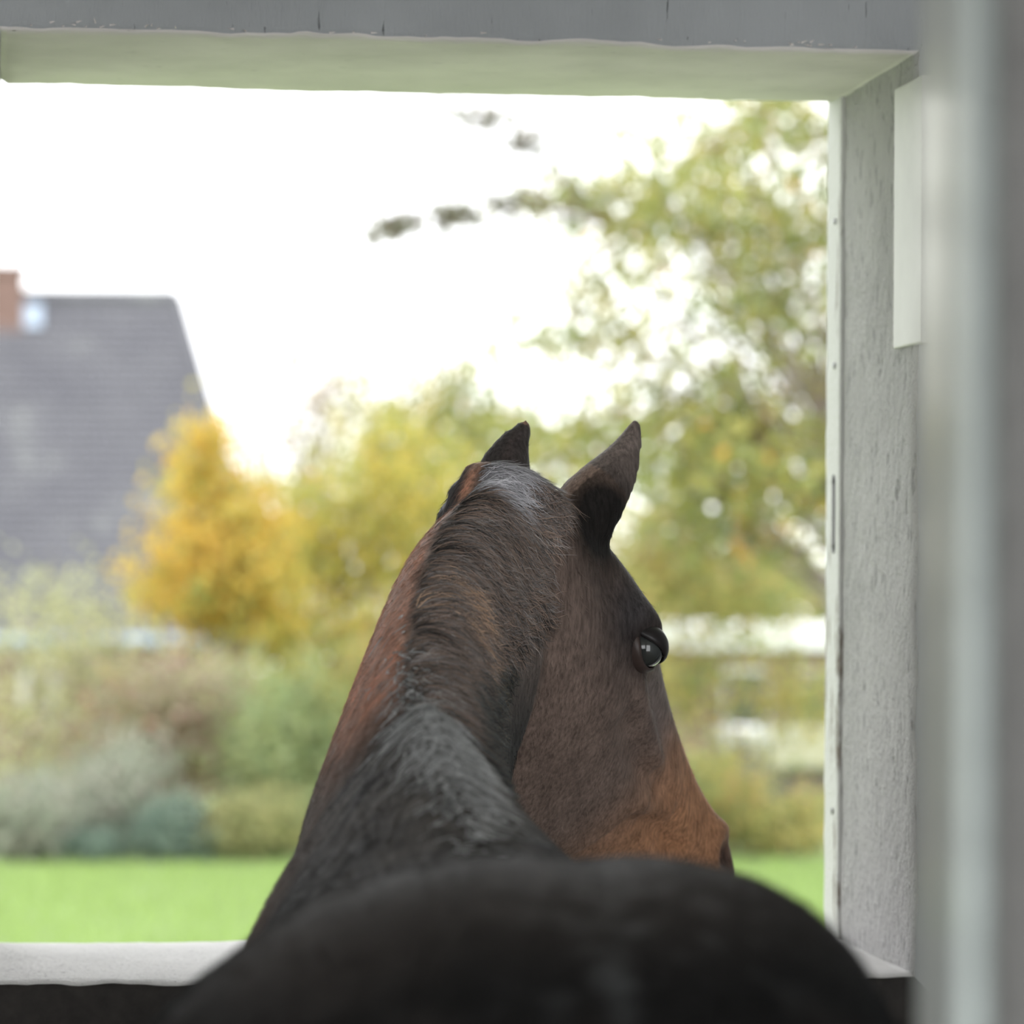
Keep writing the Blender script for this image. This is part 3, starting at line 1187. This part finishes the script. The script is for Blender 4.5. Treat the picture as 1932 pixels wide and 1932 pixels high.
PAL = {
    'birch': [((.30, .32, .07), 4), ((.42, .36, .05), 3), ((.20, .26, .07), 4), ((.55, .40, .06), 1)],
    'oak': [((.30, .33, .075), 5), ((.23, .28, .08), 3), ((.42, .38, .075), 4), ((.66, .33, .03), .35), ((.36, .28, .14), .6)],
    'bough': [((.16, .17, .08), 3), ((.22, .18, .13), 3), ((.18, .16, .17), 2)],
    'maple': [((.66, .46, .05), 5), ((.70, .42, .05), 2), ((.52, .46, .07), 3), ((.36, .40, .08), 1)],
    'mapleg': [((.52, .45, .07), 4), ((.40, .42, .08), 4), ((.62, .46, .06), 2)],
    'pale': [((.46, .47, .24), 4), ((.52, .50, .22), 3), ((.40, .40, .26), 3), ((.50, .42, .32), 2)],
    'pink': [((.46, .40, .28), 4), ((.48, .34, .27), 3), ((.44, .46, .22), 4), ((.55, .24, .16), .6)],
    'grey': [((.36, .38, .29), 5), ((.42, .40, .33), 4), ((.26, .32, .22), 3)],
    'spruce': [((.15, .23, .17), 5), ((.22, .29, .22), 3)],
    'olive': [((.36, .36, .13), 5), ((.30, .33, .12), 4), ((.44, .38, .14), 2)],
    'yolive': [((.46, .40, .10), 5), ((.36, .38, .10), 4), ((.52, .36, .12), 2), ((.28, .34, .10), 2)],
    'green': [((.30, .38, .15), 5), ((.38, .42, .16), 3), ((.24, .31, .13), 3)],
    'dry': [((.52, .40, .28), 4), ((.46, .38, .30), 3), ((.42, .40, .18), 2)],
}


def palette(key, n, clus):
    """one tint per leaf, drifting from cluster to cluster"""
    cs = np.array([c for c, _ in PAL[key]])
    wt = np.array([w_ for _, w_ in PAL[key]], float)
    wt /= wt.sum()
    kk = rng.choice(len(cs), clus.max() + 1, p=wt)
    own = rng.choice(len(cs), n, p=wt)
    use = np.where(rng.random(n) < .62, kk[clus], own)
    return np.clip((cs[use] * .9 + .05) * rng.uniform(.75, 1.25, (n, 1)), 0, .9)


def plant(name, label, cat, base, blobs, ncl, nleaf, size, pal, spread=.16, group=None, trunk=.03, nbr=14, mat='bark', fork=.35, of=None):
    """base: foot of the plant; blobs: (centre x, y, z, rx, ry, rz, weight) of its crown in metres"""
    root = of or empty(name, base, label, cat, group)
    wts = np.array([b[6] for b in blobs], float)
    wts /= wts.sum()
    which = rng.choice(len(blobs), ncl, p=wts)
    u = rng.normal(size=(ncl, 3))
    u /= np.linalg.norm(u, axis=1)[:, None]
    rad = rng.random((ncl, 1))**.42
    B = np.array([b[:6] for b in blobs])
    cc = B[which, :3] + u * rad * B[which, 3:6]
    k = rng.integers(0, ncl, nleaf)
    pts = cc[k] + rng.normal(size=(nleaf, 3)) * spread * np.array([1, 1, .8])
    zmin = (base[2] if of is None else 0) + .02
    pts[:, 2] = np.maximum(pts[:, 2], zmin + rng.random(nleaf) * .15)
    cloud('foliage' if of is None else 'bough_foliage', pts, size, palette(pal, nleaf, k), M['leaf'], root)
    bm = bmesh.new()
    b0 = Vector(base)
    top = Vector(B[0, :3])
    fk = b0.lerp(top, fork)
    if trunk > .02:
        tube(bm, [b0 - Vector((0, 0, .1)), b0.lerp(fk, .5) + Vector((rnd(-.05, .05), 0, 0)), fk, fk.lerp(top, .6)], [trunk, trunk * .85, trunk * .7, trunk * .3], 8)
    sel = rng.choice(ncl, min(nbr, ncl), replace=False)
    for j in sel:
        p = Vector(cc[j])
        s0 = (b0.lerp(top, rnd(.02, .1)) if trunk <= .02 else fk.lerp(top, rnd(-.2, .6)))
        mid = s0.lerp(p, .5) + Vector((rnd(-.08, .08), rnd(-.08, .08), rnd(.0, .12))) * (p - s0).length
        r0 = max(.006, trunk * .38)
        tube(bm, [s0, mid, p], [r0, r0 * .6, r0 * .25], 5, False)
    obj('branches' if of is None else 'bough', bm, M[mat], root, True)
    return root


def px_blob(px, py, Y, rpx, rpy, ry, wgt=1):
    c = at(px, py, Y)
    s = Y / F_PX
    return (c.x, c.y, c.z, rpx * s, ry, rpy * s, wgt)


def foot(px, Y):
    c = at(px, 1055, Y)
    return (c.x, Y, ground_z(Y))


# ---- shrubs along the far edge of the lawn, left to right
plant('low_shrub', 'low grey-green shrub at the far left edge of the lawn', 'shrub', foot(60, 21.8),
      [px_blob(60, 1560, 21.8, 95, 85, .45)], 60, 3600, .05, 'grey', .10, 'shrubs along the lawn edge', .01)
plant('low_shrub', 'dark bluish-green clump on the lawn edge between grey shrubs', 'shrub', foot(325, 21.6),
      [px_blob(330, 1575, 21.6, 60, 65, .3)], 40, 3000, .045, 'spruce', .07, 'shrubs along the lawn edge', .01)
plant('low_shrub', 'small dark green clump left of the bluish-green clump', 'shrub', foot(170, 21.5),
      [px_blob(172, 1612, 21.5, 48, 36, .25)], 30, 2200, .04, 'spruce', .06, 'shrubs along the lawn edge', .01)
plant('low_shrub', 'silvery pinkish shrub rising behind the dark clumps', 'shrub', foot(225, 22.3),
      [px_blob(220, 1520, 22.3, 110, 105, .5)], 70, 3800, .05, 'grey', .11, 'shrubs along the lawn edge', .01)
plant('low_shrub', 'rounded olive shrub just left of the horse at lawn level', 'shrub', foot(480, 21.7),
      [px_blob(485, 1570, 21.7, 95, 75, .4)], 60, 4200, .045, 'olive', .08, 'shrubs along the lawn edge', .01)
plant('tall_shrub', 'tall pale yellow-green shrub in front of the brick house', 'shrub', foot(70, 23.4),
      [px_blob(60, 1250, 23.4, 110, 150, .5), px_blob(170, 1200, 23.4, 60, 110, .4, .5), px_blob(60, 1420, 23.4, 130, 90, .5)], 70, 2900, .06, 'pale', .15, 'tall shrubs behind the lawn', .01, 20, 'twig')
plant('tall_shrub', 'pinkish autumn shrub with reddish leaves left of the yellow tree', 'shrub', foot(300, 23.2),
      [px_blob(270, 1390, 23.2, 140, 130, .5), px_blob(380, 1350, 23.2, 110, 120, .5)], 90, 5200, .06, 'pink', .14, 'tall shrubs behind the lawn', .01, 24, 'twig')
plant('tall_shrub', 'light green shrub directly behind the horse neck on the left', 'shrub', foot(560, 22.6),
      [px_blob(560, 1430, 22.6, 110, 150, .5)], 90, 5200, .06, 'green', .14, 'tall shrubs behind the lawn', .01, 16, 'twig')
plant('tall_shrub', 'tall green shrub hidden behind the horse, showing left of the neck', 'shrub', foot(760, 23.0),
      [px_blob(760, 1380, 23.0, 160, 230, .6)], 110, 5200, .07, 'yolive', .16, 'tall shrubs behind the lawn', .01, 16, 'twig')
plant('tall_shrub', 'shrub behind the horse head, between the ears and the right tree', 'shrub', foot(1080, 23.4),
      [px_blob(1060, 1280, 23.4, 190, 300, .6)], 120, 5200, .07, 'yolive', .17, 'tall shrubs behind the lawn', .01, 16, 'twig')
plant('tall_shrub', 'loose yellow-green shrub right of the horse eye', 'shrub', foot(1400, 24.2),
      [px_blob(1380, 1090, 24.2, 210, 115, .7, 1.5), px_blob(1300, 1300, 24.2, 80, 80, .5, .6), px_blob(1500, 1310, 24.2, 80, 60, .5, .35), px_blob(1235, 1030, 24.2, 90, 120, .6, .8)], 150, 5200, .07, 'yolive', .16, 'tall shrubs behind the lawn', .01, 24, 'twig')
plant('low_shrub', 'yellowish olive shrub on the lawn edge right of the horse muzzle', 'shrub', foot(1440, 21.8),
      [px_blob(1450, 1565, 21.8, 130, 85, .45), px_blob(1340, 1500, 21.8, 60, 80, .4, .4)], 70, 4800, .05, 'yolive', .09, 'shrubs along the lawn edge', .01)
plant('low_shrub', 'pale green shrub behind the muzzle, left of the olive one', 'shrub', foot(1270, 21.9),
      [px_blob(1260, 1540, 21.9, 110, 110, .45)], 60, 3800, .05, 'green', .10, 'shrubs along the lawn edge', .01)

# ---- trees
plant('yellow_tree', 'small golden-yellow tree beside the dark roof', 'tree', foot(440, 25.0),
      [px_blob(420, 1000, 25, 125, 120, .55, 2), px_blob(360, 1110, 25, 115, 75, .5, 1.4), px_blob(390, 850, 25, 45, 65, .25, .45), px_blob(290, 830, 25, 18, 30, .12, .05), px_blob(480, 1090, 25, 130, 130, .6, 1.6)],
      150, 6800, .075, 'maple', .12, 'trees beyond the lawn', .05, 26)
plant('yellow_green_tree', 'yellow-green tree merging with the golden one, left of the horse ears', 'tree', foot(640, 26.5),
      [px_blob(620, 1060, 26.5, 160, 160, .8, 2), px_blob(740, 940, 26.5, 130, 140, .8, 1.4), px_blob(640, 1240, 26.5, 140, 110, .7, 1), px_blob(500, 1235, 26.5, 75, 80, .6, .8)],
      190, 7600, .08, 'mapleg', .17, 'trees beyond the lawn', .06, 26)
plant('birch', 'sparse half-bare birch rising behind the yellow trees', 'tree', foot(800, 30.0),
      [px_blob(760, 850, 30, 130, 110, .9, 1.5), px_blob(790, 610, 30, 60, 90, .5, .12), px_blob(880, 720, 30, 80, 110, .8, .45), px_blob(910, 860, 30, 120, 120, .8, 1.4)],
      150, 3300, .09, 'birch', .17, 'trees beyond the lawn', .06, 46, 'twig')
plant('bare_tree', 'thin nearly leafless reddish tree between the roof and the birch', 'tree', foot(560, 31.0),
      [px_blob(560, 760, 31, 110, 110, .8, 1), px_blob(640, 720, 31, 90, 90, .7, .8), px_blob(470, 830, 31, 60, 50, .5, .3)],
      90, 1000, .075, 'dry', .20, 'trees beyond the lawn', .04, 60, 'twig')
oak = plant('oak', 'large thinning green oak filling the upper right of the view', 'tree', foot(1790, 20.0),
      [px_blob(1470, 480, 20, 190, 330, 1.3, 1.7), px_blob(1290, 390, 20, 190, 90, 1.2, .85), px_blob(1220, 620, 20, 200, 150, 1.2, .65), px_blob(1150, 850, 20, 240, 100, 1.2, .95),
       px_blob(1080, 390, 20, 150, 40, .5, .24), px_blob(1410, 880, 20, 220, 190, 1.2, 2.2), px_blob(1180, 280, 20, 120, 60, .6, .14), px_blob(1440, 240, 20, 170, 90, 1.0, .5), px_blob(1720, 500, 20, 200, 480, 1.2, 1.6), px_blob(1000, 640, 20, 130, 120, .9, .12)],
      560, 10000, .082, 'oak', .12, 'trees beyond the lawn', .05, 80, 'twig', .45)
plant('far_tree', 'distant dull green trees low behind the brick building at the right', 'tree', foot(1450, 62.0),
      [px_blob(1450, 1130, 62, 130, 75, 1.5), px_blob(1250, 1120, 62, 130, 95, 1.5), px_blob(1650, 1110, 62, 140, 110, 1.5)], 150, 4200, .24, 'olive', .34, None, .15, 20)
# drooping outer twigs of the oak
plant('bough', None, None, tuple(at(1160, 420, 19.6)),
      [px_blob(752, 428, 19.6, 38, 18, .12, .7), px_blob(850, 405, 19.6, 60, 14, .12, .9), px_blob(950, 375, 19.6, 60, 18, .12, 1.0), px_blob(640, 421, 19.6, 8, 3, .03, .16), px_blob(712, 450, 19.6, 5, 7, .03, .2),
       px_blob(930, 225, 19.6, 60, 12, .12, .7), px_blob(850, 200, 19.6, 8, 4, .03, .2), px_blob(1005, 265, 19.6, 45, 16, .12, .6)],
      95, 760, .065, 'bough', .05, None, .012, 12, 'bark', .3, oak)

# ---- the house with the big dark roof
HG = -1.75
YR, YE = 58.0, 55.0
rl, rr = at(-700, 560, YR), at(335, 562, YR)
el, er_ = at(-760, 1200, YE), at(518, 1200, YE)
house = empty('house', (el.x + 4, YE, HG), 'brick house under a steep grey tiled roof at the left', 'house')
mt = Mat('roof_tiles', (.13, .13, .15), .7)
nn1 = mt.noise(.9, 4, .6)
lich = mt.ramp(nn1, [(.35, (.115, .113, .132)), (.60, (.145, .143, .160)), (.74, (.26, .265, .26))])
mt.color(lich)
nw = mt.N.new('ShaderNodeTexWave')
nw.inputs['Scale'].default_value = 1.6
mt.link(mt.coord(), nw.inputs[0])
mt.bump(nw.outputs[1], .03)
M['tiles'] = mt.m
M['brick'] = plain('house_brick', (.20, .125, .11), .9, 0, 9, .25, .004)
M['white'] = plain('white_paint', (.75, .75, .75), .5, 0, 9, .05)
M['lead'] = plain('lead_flashing', (.42, .50, .62), .35, .2, 9, .1)
gm = Mat('window_glass', (.05, .06, .07), .05)
M['glass'] = gm.m
# roof body, then its courses of tiles
bm = bmesh.new()
back = 2 * YR - YE
v = [bm.verts.new(p) for p in (el, er_, Vector((er_.x, back, er_.z)), Vector((el.x, back, el.z)), rl, rr)]
for f in ((0, 1, 5, 4), (1, 2, 5), (2, 3, 4, 5), (3, 0, 4), (3, 2, 1, 0)):
    bm.faces.new([v[k] for k in f])
roof = obj('roof', bm, M['tiles'], house)
NC = 40
for k in range(NC):
    t0, t1 = k / NC, (k + 1.25) / NC
    t1 = min(t1, 1.0)
    lo_l, lo_r = el.lerp(rl, t0), er_.lerp(rr, t0)
    hi_l, hi_r = el.lerp(rl, t1), er_.lerp(rr, t1)
    out = Vector((0, -.055, .012))
    bm = bmesh.new()
    m_ = 26
    top, bot, hi = [], [], []
    for j in range(m_ + 1):
        f = j / m_
        wob = Vector((0, rnd(-.006, .006), rnd(-.006, .006)))
        top.append(bm.verts.new(lo_l.lerp(lo_r, f) + out + wob))
        bot.append(bm.verts.new(lo_l.lerp(lo_r, f) + out * .35 + wob))
        hi.append(bm.verts.new(hi_l.lerp(hi_r, f) + out * .25))
    for j in range(m_):
        bm.faces.new((top[j], top[j + 1], hi[j + 1], hi[j]))
        bm.faces.new((bot[j], bot[j + 1], top[j + 1], top[j]))
    obj('tile_course', bm, M['tiles'], roof)
bm = bmesh.new()
tube(bm, [rl + Vector((0, 0, .03)), rr + Vector((0, 0, .03))], [.11, .11], 8)
obj('ridge_tiles', bm, M['tiles'], roof)
bm = bmesh.new()
tube(bm, [rr, er_], [.09, .09], 8)
obj('hip_tiles', bm, M['tiles'], roof)
ww = boxobj('brick_wall', (el.x + .3, YE + .35, HG - .2), (er_.x - .35, back - .35, el.z + .05), M['brick'], house)
g0, g1 = el + Vector((0, -.08, -.06)), er_ + Vector((0, -.08, -.06))
bm = bmesh.new()
tube(bm, [g0, g1], [.08, .08], 8)
obj('gutter', bm, M['lead'], house)
c0, c1 = at(-45, 505, YR), at(45, 580, YR)
ch = boxobj('chimney', (c0.x, YR - .35, c1.z - .5), (c1.x, YR + .35, c0.z), M['brick'], house, .01)
boxobj('chimney_cap', (c0.x - .05, YR - .4, c0.z - .10), (c1.x + .05, YR + .4, c0.z + .03), M['brick'], ch, .02)
def on_roof(px, py):
    """point on the front roof slope"""
    d_ = Fw + Rt * ((px - 966) / F_PX) - Up * ((py - 966) / F_PX)
    n_ = (er_ - el).cross(rl - el)
    return CAM + d_ * ((el - CAM).dot(n_) / d_.dot(n_))
def slope_quad(name, x0, y0, x1, y1, th, mat, parent):
    ps = [on_roof(x0, y1), on_roof(x1, y1), on_roof(x1, y0), on_roof(x0, y0)]
    n_ = (er_ - el).cross(rl - el).normalized()
    if n_.y > 0:
        n_ = -n_
    bm = bmesh.new()
    a_ = [bm.verts.new(p + n_ * .05) for p in ps]
    b_ = [bm.verts.new(p + n_ * (.05 + th)) for p in ps]
    bm.faces.new(b_)
    bm.faces.new(a_[::-1])
    for k in range(4):
        bm.faces.new((a_[k], a_[(k + 1) % 4], b_[(k + 1) % 4], b_[k]))
    return obj(name, bm, mat, parent)
slope_quad('chimney_flashing', -70, 578, 78, 622, .05, M['lead'], roof)
# white framed window in the brick wall
wx0, wx1 = at(38, 1300, YE + .3), at(112, 1300, YE + .3)
wz0, wz1 = at(75, 1372, YE + .3).z, at(75, 1248, YE + .3).z
fr = empty('window', (wx0.x, YE + .3, wz0))
fr.parent = house
fr.matrix_parent_inverse = house.matrix_basis.inverted()
for (lo, hi_) in (((wx0.x, wz0), (wx0.x + .14, wz1)), ((wx1.x - .14, wz0), (wx1.x, wz1)), ((wx0.x, wz1 - .14), (wx1.x, wz1)), ((wx0.x, wz0), (wx1.x, wz0 + .16))):
    boxobj('window_frame', (lo[0], YE + .27, lo[1]), (hi_[0], YE + .36, hi_[1]), M['white'], fr)
boxobj('pane', (wx0.x + .1, YE + .32, wz0 + .1), (wx1.x - .1, YE + .34, wz1 - .1), M['glass'], fr)

# ---- flat-roofed brick building far right
YA = 48.0
a0, a1 = at(1295, 1205, YA), at(1850, 1205, YA)
gz = ground_z(YA)
annex = empty('brick_building', ((a0.x + a1.x) / 2, YA, gz), 'low red-brick building with a white fascia seen through leaves at the right', 'building')
zf0, zf1 = at(1400, 1224, YA).z, at(1400, 1186, YA).z
boxobj('wall', (a0.x + .1, YA, gz), (a1.x, YA + 5, zf1 - .05), M['brick'], annex)
boxobj('fascia', (a0.x, YA - .25, zf0), (a1.x + .1, YA + 5.2, zf1), M['white'], annex)
for k in range(4):
    x = a0.x + .5 + k * 1.0
    f_ = boxobj('window', (x, YA - .06, gz + .7), (x + .62, YA + .02, zf0 - .25), M['white'], annex)
    boxobj('pane', (x + .06, YA - .08, gz + .76), (x + .56, YA - .05, zf0 - .31), M['glass'], f_)

# ---- shed and table behind the right shrubs
YS = 27.0
s0, s1 = at(1440, 1450, YS), at(1640, 1450, YS)
gz = ground_z(YS)
shed = empty('garden_shed', ((s0.x + s1.x) / 2, YS + .5, gz), 'low dark garden shed with a pale yellow-green roof at the right', 'shed')
M['shedwall'] = plain('dark_boards', (.14, .14, .16), .8, 0, 6, .2)
M['shedroof'] = plain('pale_roof', (.21, .215, .11), .7, 0, 5, .1)
zr = at(1500, 1448, YS).z
boxobj('shed_wall', (s0.x + .06, YS, gz), (s1.x - .06, YS + 1.2, zr), M['shedwall'], shed)
bm = bmesh.new()
box(bm, (s0.x, YS - .12, zr), (s1.x, YS + 1.35, zr + .04))
for v in bm.verts:
    v.co.z += (v.co.y - YS) * .16
obj('shed_roof', bm, M['shedroof'], shed)
boxobj('shed_door', (s0.x + .2, YS - .03, gz + .05), (s0.x + .50, YS + .01, zr - .05), plain('shed_door_boards', (.22, .17, .14), .8), shed)
YT = 26.0
t0, t1 = at(1352, 1400, YT), at(1442, 1400, YT)
gz = ground_z(YT)
tb = empty('garden_table', ((t0.x + t1.x) / 2, YT, gz), 'small white garden table left of the dark shed', 'table')
zt = at(1400, 1372, YT).z
boxobj('table_top', (t0.x, YT - .35, zt - .09), (t1.x, YT + .35, zt), M['white'], tb, .01)
for sx in (t0.x + .03, t1.x - .06):
    for sy in (YT - .31, YT + .27):
        boxobj('leg', (sx, sy, gz), (sx + .03, sy + .04, zt - .08), M['post'], tb)

# ---- grass blades on the strip of lawn the photograph shows
ng = 45000
gx = rng.uniform(-1.2, 6.5, ng)
gy = rng.uniform(15.5, 21.2, ng)
hgt = rng.uniform(.03, .08, ng)
ang = rng.uniform(0, 6.28, ng)
lean = rng.normal(0, .02, (ng, 2))
wdt = .006
p0 = np.stack([gx - np.cos(ang) * wdt, gy - np.sin(ang) * wdt, np.zeros(ng)], 1)
p1 = np.stack([gx + np.cos(ang) * wdt, gy + np.sin(ang) * wdt, np.zeros(ng)], 1)
p2 = np.stack([gx + lean[:, 0], gy + lean[:, 1], hgt], 1)
vs = np.stack([p0, p1, p2], 1).reshape(-1, 3)
me = bpy.data.meshes.new('grass')
me.vertices.add(3 * ng)
me.vertices.foreach_set('co', vs.ravel())
me.loops.add(3 * ng)
me.loops.foreach_set('vertex_index', np.arange(3 * ng))
me.polygons.add(ng)
me.polygons.foreach_set('loop_start', np.arange(ng) * 3)
me.polygons.foreach_set('loop_total', np.full(ng, 3))
gc = np.array((.33, .45, .15)) * rng.uniform(.75, 1.25, (ng, 1))
ca_ = me.color_attributes.new('Col', 'FLOAT_COLOR', 'POINT')
ca_.data.foreach_set('color', np.repeat(np.concatenate([gc, np.ones((ng, 1))], 1), 3, 0).ravel())
me.update(calc_edges=True)
tag(link('grass', me, None, [M['leaf']]), 'short bright green grass of the lawn', 'grass', None, 'stuff')
